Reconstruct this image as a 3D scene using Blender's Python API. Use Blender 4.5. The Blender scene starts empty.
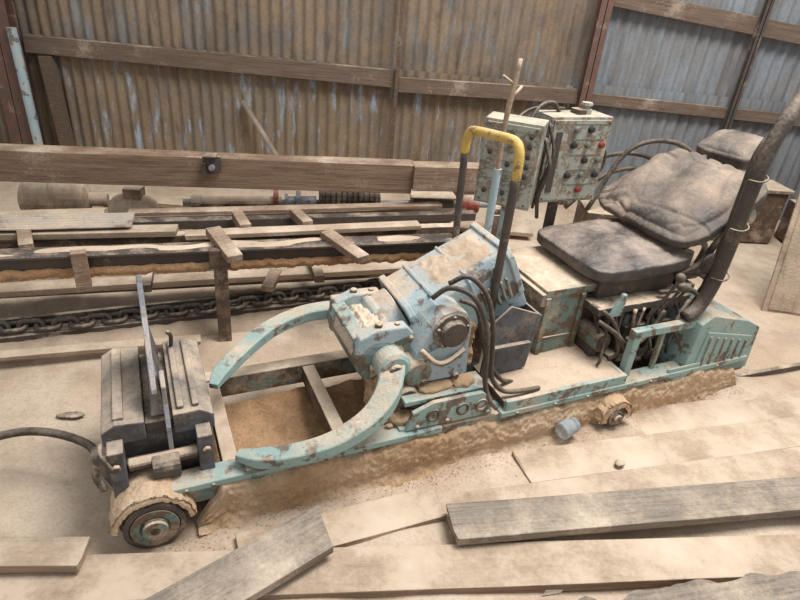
import bpy, bmesh, math, random
from mathutils import Vector, Matrix, noise
random.seed(7)
scene=bpy.context.scene
try: scene.view_settings.view_transform='Standard'
except Exception: pass
COL=bpy.context.collection
rad=math.radians
# ---------------------------------------------------------------- materials
def s2l(c): return tuple(((x/255)/12.92 if x/255<.04045 else ((x/255+.055)/1.055)**2.4) for x in c)+(1,)
DUST1=s2l((204,182,158)); DUST2=s2l((178,152,126))
CACHE={}
def nd(nt,t,**k):
    n=nt.nodes.new(t)
    for a,b in k.items(): setattr(n,a,b)
    return n
def mth(nt,op,a,b=None,clamp=False):
    n=nd(nt,"ShaderNodeMath",operation=op,use_clamp=clamp)
    for i,v in enumerate((a,b)):
        if v is None: continue
        if isinstance(v,(int,float)): n.inputs[i].default_value=v
        else: nt.links.new(v,n.inputs[i])
    return n.outputs[0]
def mix(nt,f,a,b):
    n=nd(nt,"ShaderNodeMix",data_type='RGBA')
    if isinstance(f,(int,float)): n.inputs[0].default_value=f
    else: nt.links.new(f,n.inputs[0])
    for i,v in ((6,a),(7,b)):
        if isinstance(v,tuple): n.inputs[i].default_value=v
        else: nt.links.new(v,n.inputs[i])
    return n.outputs[2]
def noi(nt,co,scale,detail=6,rough=.6,vec=None):
    if vec:
        m=nd(nt,"ShaderNodeMapping"); m.inputs['Scale'].default_value=vec
        nt.links.new(co,m.inputs[0]); co=m.outputs[0]
    n=nd(nt,"ShaderNodeTexNoise"); n.inputs['Scale'].default_value=scale
    n.inputs['Detail'].default_value=detail; n.inputs['Roughness'].default_value=rough
    nt.links.new(co,n.inputs['Vector']); return n.outputs[0]
def rng(nt,v,a,b,c=0,d=1):
    n=nd(nt,"ShaderNodeMapRange"); nt.links.new(v,n.inputs[0])
    for i,x in zip((1,2,3,4),(a,b,c,d)): n.inputs[i].default_value=x
    return n.outputs[0]
def start(name):
    m=bpy.data.materials.new(name); m.use_nodes=True; nt=m.node_tree
    bs=nt.nodes["Principled BSDF"]; bs.inputs['Specular IOR Level'].default_value=.25
    tc=nd(nt,"ShaderNodeTexCoord"); return m,nt,bs,tc.outputs['Object']
def bump(nt,bs,h,strength=.4,dist=.01):
    b=nd(nt,"ShaderNodeBump"); b.inputs['Strength'].default_value=strength; b.inputs['Distance'].default_value=dist
    nt.links.new(h,b.inputs['Height']); nt.links.new(b.outputs[0],bs.inputs['Normal'])
def dusty(name,col,col2,top=.9,side=.25,patch=.35,metal=.0,rough=.6,d1=None,d2=None,sc=7,amp=2.2,spec=.25,soft=.3):
    """painted / bare metal with rust chips and a layer of settled sawdust"""
    if name in CACHE: return CACHE[name]
    d1=d1 or DUST1; d2=d2 or DUST2
    m,nt,bs,co=start(name); bs.inputs['Specular IOR Level'].default_value=spec
    c1,c2=s2l(col),s2l(col2)
    n1=noi(nt,co,sc,8,.62); n2=noi(nt,co,sc*2.3,8,.66); n3=noi(nt,co,75,3,.6)
    base=mix(nt,rng(nt,n1,.3,.6,.4,0),c1,s2l(tuple(x*.75 for x in col)))
    base=mix(nt,rng(nt,n2,.64-patch*.38,.68-patch*.34),base,c2)
    base=mix(nt,.12,base,d2)
    g=nd(nt,"ShaderNodeNewGeometry"); sp=nd(nt,"ShaderNodeSeparateXYZ"); nt.links.new(g.outputs['Normal'],sp.inputs[0])
    up=rng(nt,sp.outputs[2],.1,.8)
    f=mth(nt,'ADD',mth(nt,'MULTIPLY',up,top),side)
    f=mth(nt,'ADD',f,mth(nt,'MULTIPLY',mth(nt,'SUBTRACT',n1,.5),amp))
    f=mth(nt,'ADD',f,mth(nt,'MULTIPLY',mth(nt,'SUBTRACT',n3,.5),.6))
    f=rng(nt,f,.5-soft,.5+soft)
    d=mix(nt,rng(nt,n2,.35,.65),d2,d1)
    nt.links.new(mix(nt,f,base,d),bs.inputs['Base Color'])
    nt.links.new(mix(nt,f,(rough,)*3+(1,),(.95,.95,.95,1)),bs.inputs['Roughness'])
    if metal: nt.links.new(mth(nt,'MULTIPLY',mth(nt,'SUBTRACT',1,f),metal),bs.inputs['Metallic'])
    bump(nt,bs,mth(nt,'ADD',n3,mth(nt,'MULTIPLY',f,.9)),.45,.005)
    CACHE[name]=m; return m
def sawdust(name,a,b,fine=90,st=.8,dist=.012,dark=(120,88,60),dk=.5,patchy=None):
    if name in CACHE: return CACHE[name]
    m,nt,bs,co=start(name)
    n1=noi(nt,co,1.7,5,.6); n2=noi(nt,co,fine,5,.7); n3=noi(nt,co,11,6,.65); n4=noi(nt,co,3.3,8,.65)
    c=mix(nt,rng(nt,n1,.38,.62),s2l(a),s2l(b))
    if patchy: c=mix(nt,rng(nt,n4,.48,.64,0,.6),c,s2l(patchy))
    c=mix(nt,rng(nt,n2,.55,.3,0,dk),c,s2l(dark))
    c=mix(nt,rng(nt,n3,.48,.3,0,dk*.8),c,s2l(dark))
    nt.links.new(c,bs.inputs['Base Color']); bs.inputs['Roughness'].default_value=1
    bs.inputs['Specular IOR Level'].default_value=.05
    bump(nt,bs,mth(nt,'ADD',n2,mth(nt,'MULTIPLY',n3,2)),st,dist)
    CACHE[name]=m; return m
def wood(name,a,b,dust=.35,damp=2.0,vary=.3):
    """weathered plank: grain along local X"""
    if name in CACHE: return CACHE[name]
    m,nt,bs,co=start(name)
    oi=nd(nt,"ShaderNodeObjectInfo")
    g1=noi(nt,co,3,8,.7,(1,22,22)); g2=noi(nt,co,14,6,.7,(.6,12,12)); n1=noi(nt,co,3.3,7,.65); n3=noi(nt,co,75,3,.7)
    c=mix(nt,rng(nt,g1,.35,.65),s2l(a),s2l(b))
    c=mix(nt,rng(nt,g2,.45,.3,0,.7),c,s2l(tuple(x*.45 for x in b)))
    c=mix(nt,mth(nt,'MULTIPLY',oi.outputs['Random'],vary),c,s2l((118,102,88)))
    g=nd(nt,"ShaderNodeNewGeometry"); sp=nd(nt,"ShaderNodeSeparateXYZ"); nt.links.new(g.outputs['Normal'],sp.inputs[0])
    up=rng(nt,sp.outputs[2],.2,.9)
    f=mth(nt,'ADD',mth(nt,'MULTIPLY',up,dust),mth(nt,'MULTIPLY',mth(nt,'SUBTRACT',n1,.5),damp))
    f=rng(nt,mth(nt,'ADD',f,mth(nt,'MULTIPLY',mth(nt,'SUBTRACT',n3,.5),.7)),.1,.8)
    c=mix(nt,f,c,mix(nt,rng(nt,n1,.35,.65),DUST2,DUST1))
    nt.links.new(c,bs.inputs['Base Color']); bs.inputs['Roughness'].default_value=.95
    bs.inputs['Specular IOR Level'].default_value=.1
    bump(nt,bs,mth(nt,'ADD',mth(nt,'ADD',g1,g2),n3),.45,.005)
    CACHE[name]=m; return m
def plain(name,col,rough=.5,metal=0,trans=0):
    if name in CACHE: return CACHE[name]
    m,nt,bs,co=start(name)
    n=noi(nt,co,30,4); nt.links.new(mix(nt,rng(nt,n,.3,.7),s2l(col),s2l(tuple(x*.8 for x in col))),bs.inputs['Base Color'])
    bs.inputs['Roughness'].default_value=rough; bs.inputs['Metallic'].default_value=metal
    if trans: bs.inputs['Transmission Weight'].default_value=trans
    CACHE[name]=m; return m

TEAL=dusty("teal_paint",(142,170,163),(98,86,74),.40,.08,.28,sc=6,amp=2.1)
TEALD=dusty("worn_teal_paint",(98,124,116),(90,70,56),.65,.22,.45,sc=7,amp=2.2)
LBLUE=dusty("light_blue_paint",(160,180,184),(102,92,86),.42,.10,.26,sc=6,amp=2.1)
DARK=dusty("dark_oily_steel",(42,43,46),(60,52,46),.55,.04,.35,rough=.45)
DARKB=dusty("dark_blue_steel",(70,80,90),(50,53,58),.55,.06,.4,rough=.45,soft=.45,amp=1.9)
CHAINM=dusty("dark_chain_steel",(48,47,48),(62,52,46),.35,-.06,.4,rough=.5,amp=1.7)
RUST=dusty("rusty_steel",(94,70,55),(58,46,40),.85,.20,.5)
BLACK=dusty("black_rubber",(26,26,29),(38,37,37),.25,-.12,.2,rough=.4,amp=1.2,soft=.6)
VINYL=dusty("worn_black_vinyl",(40,38,38),(62,57,54),.62,-.16,.40,rough=.40,sc=5,amp=2.4,spec=.5,soft=.45,d1=s2l((168,148,130)),d2=s2l((134,116,102)))
CANVAS=dusty("dusty_black_cover",(62,57,53),(46,43,41),.42,.10,.42,rough=.5,sc=3.6,amp=2.4,spec=.45,soft=.45,d1=s2l((164,142,122)),d2=s2l((130,112,96)))
GREY=dusty("grey_enamel",(154,158,146),(108,98,84),.4,.12,.42,sc=10,amp=2.1,soft=.45)
YEL=dusty("yellow_paint",(204,166,78),(126,104,70),.3,-.05,.3)
SILV=dusty("bare_steel",(150,154,160),(110,106,102),.3,.02,.3,metal=.4,rough=.5)
REDP=dusty("red_paint",(170,50,50),(110,54,48),.4,.05,.3)
MAROON=dusty("dark_red_paint",(98,60,54),(76,56,50),.5,.0,.4)
CRUST=sawdust("caked_sawdust",(188,150,114),(168,128,92),80,.7,.009,(118,86,60),.5)
CRUSTP=sawdust("pale_caked_sawdust",(208,180,150),(192,160,126),90,.7,.008,(148,116,88),.42,(180,142,106))
PALE=sawdust("settled_sawdust",(208,186,162),(188,162,136),110,.4,.005,(150,124,100),.4,(172,148,126))
GROUND=sawdust("sawdust_ground",(204,182,158),(184,158,132),90,.45,.008,(146,120,98),.38,(162,140,120))
WG=wood("grey_plank_wood",(150,137,122),(116,103,90),.25,vary=.1)
WB=wood("brown_plank_wood",(150,124,102),(114,90,74),.35,vary=.15)
WD=wood("dark_timber_wood",(116,96,80),(88,70,58),.2,vary=.15)
WT=wood("weathered_beam_wood",(144,118,96),(106,82,66),.28,1.6,vary=.0)
WTG=wood("weathered_rail_wood",(126,106,90),(96,78,66),.28,1.6,vary=.1)
WL=wood("light_plank_wood",(176,152,128),(146,122,100),.60,2.4,.4)
WF=wood("buried_plank_wood",(168,144,120),(134,112,94),.75,2.8,.3)

# ---------------------------------------------------------------- mesh builder
def catmull(pts,n=8):
    P=[Vector(p) for p in pts]
    if len(P)<3: return P
    out=[]; Q=[P[0]*2-P[1]]+P+[P[-1]*2-P[-2]]
    for i in range(1,len(Q)-2):
        a,b,c,d=Q[i-1:i+3]
        for k in range(n):
            t=k/n
            out.append(.5*((2*b)+(c-a)*t+(2*a-5*b+4*c-d)*t*t+(3*b-a-3*c+d)*t**3))
    out.append(P[-1]); return out
class B:
    def __init__(s): s.bm=bmesh.new(); s.mats=[]
    def mi(s,m):
        if m not in s.mats: s.mats.append(m)
        return s.mats.index(m)
    def add(s,vs,fs,m,smooth=False,M=None):
        k=s.mi(m); V=[s.bm.verts.new(M@Vector(v) if M else v) for v in vs]
        for f in fs:
            try: q=s.bm.faces.new([V[i] for i in f]); q.material_index=k; q.smooth=smooth
            except ValueError: pass
        return V
    def box(s,lo,hi,m,rot=None,piv=None):
        x0,y0,z0=lo; x1,y1,z1=hi
        vs=[(x,y,z) for z in (z0,z1) for y in (y0,y1) for x in (x0,x1)]
        fs=[(0,2,3,1),(4,5,7,6),(0,1,5,4),(2,6,7,3),(0,4,6,2),(1,3,7,5)]
        M=None
        if rot:
            c=Vector(piv) if piv else (Vector(lo)+Vector(hi))/2
            R=Matrix.Rotation(rot[2],4,'Z')@Matrix.Rotation(rot[1],4,'Y')@Matrix.Rotation(rot[0],4,'X')
            M=Matrix.Translation(c)@R@Matrix.Translation(-c)
        s.add(vs,fs,m,False,M); return s
    def prism(s,poly,a,b,m,axis='v',smooth=False):
        n=len(poly)
        def P(p,t):
            return {'v':(p[0],t,p[1]),'u':(t,p[0],p[1]),'w':(p[0],p[1],t)}[axis]
        vs=[P(p,a) for p in poly]+[P(p,b) for p in poly]
        fs=[tuple(range(n)),tuple(range(2*n-1,n-1,-1))]+[(i,(i+1)%n,n+(i+1)%n,n+i) for i in range(n)]
        s.add(vs,fs,m,smooth); return s
    def loft(s,A,Bq,m):
        n=len(A); vs=list(A)+list(Bq)
        fs=[tuple(range(n)),tuple(range(2*n-1,n-1,-1))]+[(i,(i+1)%n,n+(i+1)%n,n+i) for i in range(n)]
        s.add(vs,fs,m); return s
    def lathe(s,p0,d,prof,m,seg=24):
        p0=Vector(p0); d=Vector(d).normalized()
        a=d.orthogonal().normalized(); b=d.cross(a)
        vs=[];fs=[]
        for t,r in prof:
            for i in range(seg):
                an=2*math.pi*i/seg; vs.append(p0+d*t+(a*math.cos(an)+b*math.sin(an))*max(r,1e-4))
        for j in range(len(prof)-1):
            for i in range(seg):
                fs.append((j*seg+i,j*seg+(i+1)%seg,(j+1)*seg+(i+1)%seg,(j+1)*seg+i))
        fs.append(tuple(range(seg-1,-1,-1))); fs.append(tuple(range((len(prof)-1)*seg,len(prof)*seg)))
        k=s.mi(m); V=[s.bm.verts.new(v) for v in vs]
        for f in fs:
            q=s.bm.faces.new([V[i] for i in f]); q.material_index=k; q.smooth=False
        return s
    def cyl(s,p0,p1,r,m,r1=None,seg=18):
        p0=Vector(p0);p1=Vector(p1); L=(p1-p0).length
        return s.lathe(p0,p1-p0,[(0,r),(L,r if r1 is None else r1)],m,seg)
    def tube(s,pts,r,m,seg=10,sub=8,flat=None,rr=None,up=None):
        P=catmull(pts,sub) if sub else [Vector(p) for p in pts]
        n=len(P); rings=[]
        t=(P[1]-P[0]).normalized(); a=Vector(up) if up else t.orthogonal(); a=(a-t*a.dot(t)).normalized()
        for i in range(n):
            t=((P[min(i+1,n-1)]-P[max(i-1,0)])).normalized()
            if up: a=Vector(up)
            a=(a-t*a.dot(t)).normalized(); b=t.cross(a)
            k=1
            if rr:
                x=i/(n-1)*(len(rr)-1); j=min(int(x),len(rr)-2); k=rr[j]+(rr[j+1]-rr[j])*(x-j)
            if flat:
                fa,fb=flat; ring=[P[i]+a*fa*k*sx+b*fb*k*sy for sx,sy in ((-1,-.86),(-.8,-1),(.8,-1),(1,-.86),(1,.86),(.8,1),(-.8,1),(-1,.86))]
            else: ring=[P[i]+(a*math.cos(2*math.pi*q/seg)+b*math.sin(2*math.pi*q/seg))*r*k for q in range(seg)]
            rings.append(ring)
        g=len(rings[0]); vs=[v for R in rings for v in R]
        fs=[(j*g+i,j*g+(i+1)%g,(j+1)*g+(i+1)%g,(j+1)*g+i) for j in range(n-1) for i in range(g)]
        fs+=[tuple(range(g-1,-1,-1)),tuple(range((n-1)*g,n*g))]
        s.add(vs,fs,m,smooth=(flat is None)); return s
    def blob(s,c,r,m,amp=.25,freq=9,sub=4):
        t=bmesh.new(); bmesh.ops.create_icosphere(t,subdivisions=sub,radius=1)
        k=s.mi(m); mp={}; c=Vector(c); off=Vector((random.random()*50,)*3)
        for v in t.verts:
            d=v.co.normalized(); p=Vector((d.x*r[0],d.y*r[1],d.z*r[2]))
            q=(p+off)*freq
            f=1+amp*(noise.noise(q)*1.2+noise.noise(q*2.6)*.7+noise.noise(q*6)*.35)
            mp[v.index]=s.bm.verts.new(c+p*f)
        for f in t.faces:
            q=s.bm.faces.new([mp[v.index] for v in f.verts]); q.material_index=k; q.smooth=True
        t.free(); return s
    def patch(s,fn,n1,n2,m):
        vs=[fn(i/n1,j/n2) for i in range(n1+1) for j in range(n2+1)]
        fs=[(i*(n2+1)+j,i*(n2+1)+j+1,(i+1)*(n2+1)+j+1,(i+1)*(n2+1)+j) for i in range(n1) for j in range(n2)]
        s.add(vs,fs,m,True); return s
    def obj(s,name,parent=None,bevel=.004,loc=None,rot=None,**props):
        bmesh.ops.recalc_face_normals(s.bm,faces=s.bm.faces)
        me=bpy.data.meshes.new(name); s.bm.to_mesh(me); s.bm.free()
        for m in s.mats: me.materials.append(m)
        o=bpy.data.objects.new(name,me); COL.objects.link(o)
        if parent: o.parent=parent
        if loc: o.location=loc
        if rot: o.rotation_euler=rot
        if bevel:
            b=o.modifiers.new("bevel",'BEVEL'); b.width=bevel; b.segments=2; b.limit_method='ANGLE'; b.angle_limit=rad(40)
        for k,v in props.items(): o[k]=v
        return o
def NZ(x,y,z,f=1): return noise.noise(Vector((x*f,y*f,z*f)))
def empty(name,loc=(0,0,0),rotz=0,parent=None,**props):
    o=bpy.data.objects.new(name,None); COL.objects.link(o); o.location=loc; o.rotation_euler=(0,0,rotz)
    o.empty_display_size=.1
    if parent: o.parent=parent
    for k,v in props.items(): o[k]=v
    return o
def plank(name,p0,p1,width,th,m,z=0,z1=None,label="",cat="plank",rough=.002,roll=0,seg=24,chip=0,cut=0,parent=None,**pr):
    p0=Vector((p0[0],p0[1],z));p1=Vector((p1[0],p1[1],z if z1 is None else z1)); d=p1-p0; L=d.length
    b=B(); off=random.random()*40; vs=[];fs=[]
    for i in range(seg+1):
        x=i/seg*L
        for j,(y,zz) in enumerate(((-width/2,0),(-width/2,th),(-width/4,th),(width/4,th),(width/2,th),(width/2,0))):
            n=noise.noise(Vector((x*2,j*.3,off)))*rough; n2=noise.noise(Vector((x*11,j*3.1,off+9)))*rough
            ex=0
            if i in (0,seg): ex=(random.random()-.5)*rough*5+cut*y
            vs.append((x+ex,y+n+n2*chip,zz+(n if zz else 0)))
    for i in range(seg):
        for j in range(6):
            k=(j+1)%6; fs.append((i*6+j,i*6+k,(i+1)*6+k,(i+1)*6+j))
    fs+=[(5,4,3,2,1,0),tuple(range(seg*6,seg*6+6))]
    b.add(vs,fs,m)
    yaw=math.atan2(d.y,d.x); pit=-math.asin(d.z/L)
    if label: pr["label"]=label
    if not parent: pr["category"]=cat
    return b.obj(name,parent,.003,p0,(roll,pit,yaw),**pr)

# ---------------------------------------------------------------- setting
def gh(x,y):
    v=Vector((x,y,0))
    h=noise.noise(v*1.3)*.014+noise.noise(v*4)*.008+noise.noise(v*13)*.003+noise.noise(v*37)*.001-.012
    if y<2.6 and x>-.6: h+=.030*max(0,noise.noise(v*2.2+Vector((3,7,0))))*2*min(1,(x+.6)*2)   # drifts that half bury the planks
    return h
b=B(); nx,ny=420,260; x0,x1,y0,y1=-5,6,-.6,5.4
b.patch(lambda a,c:(x0+(x1-x0)*a,y0+(y1-y0)*c,gh(x0+(x1-x0)*a,y0+(y1-y0)*c)),nx,ny,GROUND); b.obj("floor",None,0,kind="structure")

def wallmat(name,a,b_,c,streak,lo=.5,tan=.65,dk=.35,tc=(150,124,96)):
    m,nt,bs,co=start(name)
    n1=noi(nt,co,1.6,8,.62,(4,1,.7)); n2=noi(nt,co,7,8,.7,(1.6,1,.3)); n3=noi(nt,co,50,4,.7); n4=noi(nt,co,.9,6,.6); n5=noi(nt,co,2.6,9,.72)
    k=mix(nt,rng(nt,n1,.38,.62),s2l(a),s2l(b_))
    k=mix(nt,rng(nt,n4,.42,.62,0,dk),k,s2l((92,76,64)))
    k=mix(nt,rng(nt,n5,.44,.58,0,tan),k,s2l(tc))
    k=mix(nt,rng(nt,n2,lo,lo+.10,0,streak),k,s2l(c))
    k=mix(nt,rng(nt,n2,.44,.34,0,.5),k,s2l(tuple(x*.6 for x in b_)))
    k=mix(nt,rng(nt,n3,.5,.3,0,.35),k,s2l(tuple(x*.6 for x in a)))
    nt.links.new(k,bs.inputs['Base Color']); bs.inputs['Roughness'].default_value=.8; bs.inputs['Metallic'].default_value=.1
    bump(nt,bs,mth(nt,'ADD',n3,n5),.4,.005); return m
WM1=wallmat("dust_caked_corrugated_iron",(126,117,108),(128,110,92),(138,142,144),.6,.54,.7,.4)
WM1L=wallmat("patchy_corrugated_iron",(128,116,102),(132,112,88),(162,172,182),.9,.55,.6,.35)
WM2=wallmat("galvanised_corrugated_iron",(142,147,151),(128,126,124),(150,154,158),.4,.5,.35,.3,(136,120,104))
D=5.0
b=B()
def sheet(xa,xb,za,zb,yy,m,ph=0):
    p=.088; n=int((xb-xa)/(p/8)); vs=[]
    for i in range(n+1):
        x=xa+(xb-xa)*i/n; y=yy+.011*math.sin(2*math.pi*(x+ph)/p)
        vs+= [(x,y,za),(x,y,zb)]
    b.add(vs,[(2*i,2*i+2,2*i+3,2*i+1) for i in range(n)],m,True)
sheet(-5,1.28,-.1,.92,D+.01,WM1L); sheet(-5,1.28,.86,2.6,D+.040,WM1,.03)
sheet(1.28,6,-.1,.95,D+.01,WM2); sheet(1.28,6,.88,2.6,D+.040,WM2,.02)
b.obj("wall_back",None,0,kind="structure")
def post(name,x,w,d,m,label,yy=D-.06,z1=2.6,cat="post"):
    b=B(); b.box((x-w/2,yy-d,-.05),(x+w/2,yy-d+.012,z1),m); b.box((x-w/2,yy-.012,-.05),(x+w/2,yy,z1),m)
    b.box((x-.006,yy-d,-.05),(x+.006,yy,z1),m); b.obj(name,None,.003,label=label,category=cat)
post("steel_post",1.29,.09,.10,MAROON,"dark red painted steel I-beam post standing against the corrugated wall")
post("steel_post",2.46,.045,.06,DARK,"thin dark steel post against the grey corrugated wall")
post("steel_post",-3.28,.20,.12,MAROON,"wide dark red steel post beside a pale blue pipe")
b=B(); b.box((-.205,D-.13,0),(-.175,D-.10,2.6),WD); b.obj("timber_post",None,.004,label="slim brown timber post nailed upright to the wall",category="post")
b=B(); b.box((-3.02,D-.12,-.05),(-2.93,D-.03,.78),WD,(0,rad(-3),0)); b.obj("timber_post",None,.004,label="short brown timber stud under the wall rail",category="post")
b=B(); b.cyl((-3.13,D-.2,0),(-3.15,D-.2,.98),.035,LBLUE); b.obj("pipe",None,0,label="pale blue steel pipe standing beside the red post",category="pipe")
plank("timber_rail",(-3.15,D-.06),(-.2,D-.06),.06,.13,WTG,.79,.79,"long brown timber rail fixed across the corrugated wall","timber rail")
plank("timber_rail",(-.17,D-.06),(1.24,D-.06),.06,.11,WTG,.76,.80,"brown timber rail across the wall beside the red steel post","timber rail")
plank("timber_rail",(1.34,D-.03),(3.9,D-.03),.05,.085,WTG,.80,.78,"thin weathered timber rail across the grey corrugated sheets","timber rail")
plank("timber_rail",(1.34,D-.03),(3.6,D-.03),.05,.12,WTG,1.51,1.30,"sloping brown timber rail high on the grey corrugated wall","timber rail")

# ---------------------------------------------------------------- carriage
CAR=empty("sawmill_carriage",(-.72,1.25,0),rad(26),label="teal sawmill log carriage caked in sawdust with clamp arms",category="sawmill carriage")
f=B()
f.box((.02,-.03,.09),(2.62,.03,.17),TEALD)
f.box((.02,-.045,.155),(1.0,.035,.18),TEAL); f.box((1.25,-.045,.155),(2.6,.035,.18),TEAL)
f.box((-.02,.47,.09),(2.62,.53,.18),TEALD)
for u,w in ((0.0,.06),(.24,.05),(.62,.05),(.86,.07),(1.25,.06),(1.85,.06),(2.56,.06)):
    f.box((u,-.02,.10),(u+w,.52,.172),RUST)
for u in (.12,.2,.56,.7,1.32,1.5,1.66,2.0,2.4): f.cyl((u,-.044,.167),(u,-.052,.167),.008,RUST,seg=6)
f.obj("frame",CAR,.004)
# head block
h=B()
h.box((-.06,.10,.13),(.20,.46,.31),DARKB)
for i in range(4): h.box((-.068,.13+i*.085,.15),(-.055,.16+i*.085,.31),DARKB)
h.prism([(-.09,.30),(-.09,.35),(-.05,.376),(.03,.368),(.03,.30)],.07,.49,DARKB)
h.prism([(.11,.30),(.11,.374),(.19,.376),(.23,.35),(.23,.30)],.07,.49,DARKB)
h.box((.03,.09,.31),(.11,.47,.345),DARK)
for i in range(2): h.box((.125+i*.045,.09,.374),(.145+i*.045,.47,.388),DARKB)
h.box((-.055,.09,.370),(-.025,.47,.384),DARKB)
h.box((-.08,.01,.13),(-.035,.10,.32),DARKB); h.box((.17,.01,.13),(.215,.10,.32),DARKB)
h.box((-.08,.06,.14),(.21,.10,.22),DARK)
h.cyl((-.03,.045,.235),(.17,.045,.235),.020,RUST); h.cyl((.035,.035,.215),(.115,.035,.215),.040,DARK)
h.tube([(-.09,.02,.31),(-.115,.01,.26),(-.10,0,.20)],.012,DARK)
h.tube([(-.10,.03,.345),(-.10,-.005,.33),(-.08,-.01,.28)],.01,DARK,flat=(.02,.006))
for uu in (-.06,.195): h.cyl((uu,.008,.27),(uu,-.006,.27),.014,RUST,seg=6)
HB=h.obj("head_block",CAR,.004,label="chunky dark blue-grey steel head block box dusted with sawdust")
bl=B()
bl.loft([(.050,.10,.36),(.092,.10,.36),(.092,.47,.36),(.050,.47,.36)],[(.060,.20,.50),(.076,.20,.50),(.076,.40,.50),(.060,.40,.50)],DARKB)
bl.prism([(.10,.44),(.18,.53),(.27,.61),(.322,.71),(.336,.725),(.350,.71),(.36,.60),(.41,.50),(.44,.44)],.060,.076,SILV,'u')
bl.prism([(.10,.46),(.16,.48),(.20,.44),(.16,.30),(.10,.20),(.06,.22),(.055,.34)],.088,.102,SILV,'u')
bl.obj("pointer_blade",HB,.002,label="pale steel tapered blade standing upright on the head block")
lv=B(); lv.tube([(.135,.44,.36),(.14,.41,.44),(.13,.36,.49)],.007,DARK)
lv.obj("lever",HB,0)
def wheel(name,u,v,w,r):
    b=B(); b.lathe((u,v,w),(0,-1,0),[(-.05,r*1.12),(-.035,r*1.15),(-.03,r),(.012,r),(.014,r*.82),(.006,r*.8),(.006,r*.45),(.018,r*.42),(.02,r*.2),(.03,r*.18),(.03,0)],DARK,32)
    for i in range(6):
        an=i*math.pi/3; b.cyl((u+r*.62*math.cos(an),v-.004,w+r*.62*math.sin(an)),(u+r*.62*math.cos(an),v-.014,w+r*.62*math.sin(an)),r*.07,RUST,seg=8)
    b.lathe((u,v-.012,w),(0,-1,0),[(0,r*.78),(.003,r*.78),(.003,r*.5),(0,r*.5)],TEALD,28)
    b.lathe((u,v-.02,w),(0,-1,0),[(0,r*.42),(.010,r*.40),(.010,r*.2)],TEALD,24)
    return b.obj(name,CAR,.002)
wheel("wheel",.02,-.06,.075,.090)
wheel("wheel",1.80,-.085,.060,.048)
wheel("wheel",.02,.55,.075,.085)
def guard(u,w,ro,ri,va,vb,name,amp=.012,a0=-10,sw=200):
    b=B()
    def fn(a,c):
        an=rad(a0+sw*a); 
        k=NZ(math.cos(an)*3+u,math.sin(an)*3,c*4)*amp+NZ(math.cos(an)*9+u,math.sin(an)*9,c*12)*amp*.6+NZ(math.cos(an)*22+u,math.sin(an)*22,c*30)*amp*.3
        if c<=.25: r=ri+(ro-ri)*(c/.25)**.5; v=va+.012*(c/.25)**2
        else: r=ro; v=va+(vb-va)*(c-.25)/.75
        return (u+math.cos(an)*(r+k),v+k*.6,w+math.sin(an)*(r+k))
    b.patch(fn,80,34,CRUSTP); b.obj(name,CAR,0,label="sawdust caked steel arch over the wheel")
guard(.02,.075,.122,.103,-.075,.06,"wheel_guard",.005,5,170)
guard(1.80,.060,.082,.054,-.105,.02,"wheel_guard",.008)
# clamp arms
a=B()
a.tube([(.84,.22,.43),(.84,.11,.41),(.80,.015,.352),(.715,-.045,.298),(.58,-.075,.257),(.45,-.065,.234),(.35,-.035,.222),(.285,.01,.215)],.03,TEAL,flat=(.023,.035),up=(0,0,1),rr=[1.4,1.35,1.2,1.08,1,.95,.9,.5],sub=12)
a.lathe((.835,.05,.40),(0,1,0),[(0,.048),(.010,.062),(.09,.062),(.098,.05)],TEAL,28)
a.lathe((.835,.038,.40),(0,1,0),[(0,.02),(.004,.026),(.02,.026)],RUST,16)
a.obj("clamp_arm",CAR,.004,label="slim curved pale teal clamp arm reaching over the near frame rail")
a=B(); a.box((.30,-.05,.178),(.42,.03,.198),TEALD); a.obj("arm_rest",CAR,.003)
a=B()
a.tube([(.86,.42,.42),(.77,.50,.40),(.64,.525,.385),(.50,.485,.365),(.38,.39,.350),(.29,.30,.335),(.25,.24,.325)],.03,TEAL,flat=(.022,.032),up=(0,0,1),rr=[1.2,1.15,1.05,1,.95,.9,.5],sub=12)
a.obj("clamp_arm",CAR,.004,label="curved pale teal clamp arm on the far side")
# pivot housing
p=B()
p.prism([(.80,.30),(.75,.40),(.76,.46),(.82,.49),(.98,.46),(1.02,.30),(1.0,.17),(.86,.17)],.13,.44,TEALD)
p.cyl((.80,.12,.40),(.80,.47,.40),.085,TEALD)
p.lathe((.93,.05,.36),(0,1,0),[(0,.045),(.006,.056),(.10,.056)],TEALD,24); p.lathe((.89,.04,.27),(0,1,0),[(0,.035),(.006,.045),(.10,.045)],RUST,24)
p.box((.72,.42,.35),(.86,.455,.50),TEALD)
p.obj("pivot_housing",CAR,.008)
def nz3(u,v,w,a1=.020,a2=.014,a3=.007): return NZ(u,v,w,14)*a1+NZ(u,v,w,36)*a2+NZ(u,v,w,90)*a3
p=B()
def fn(a,c):
    u=.76+.30*a; e=math.sin(a*math.pi)**.5; w=.165+.23*c
    v=.03+.10*c**.7-.02*e+nz3(u,0,w,.035,.014,.005)
    if a<.04 or a>.96 or c>.97: v+=.06
    return (u+nz3(w,3,u,.012,.006,.003),v,w+nz3(u,7,w,.01,.006,.003))
p.patch(fn,120,100,CRUSTP)
def fn(a,c):
    an=rad(0+165*a); e=min(1,min(a,1-a)*5)*min(1,min(c,1-c)*5); rr_=.080+e*(.020+nz3(a,c*.4,1,.020,.008,.003)); v=.17+.21*c
    return (.80-math.cos(an)*rr_*1.05,v+nz3(a,v,2,.008,.006,.003),.405+math.sin(an)*rr_)
p.patch(fn,80,80,PALE)
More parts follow.
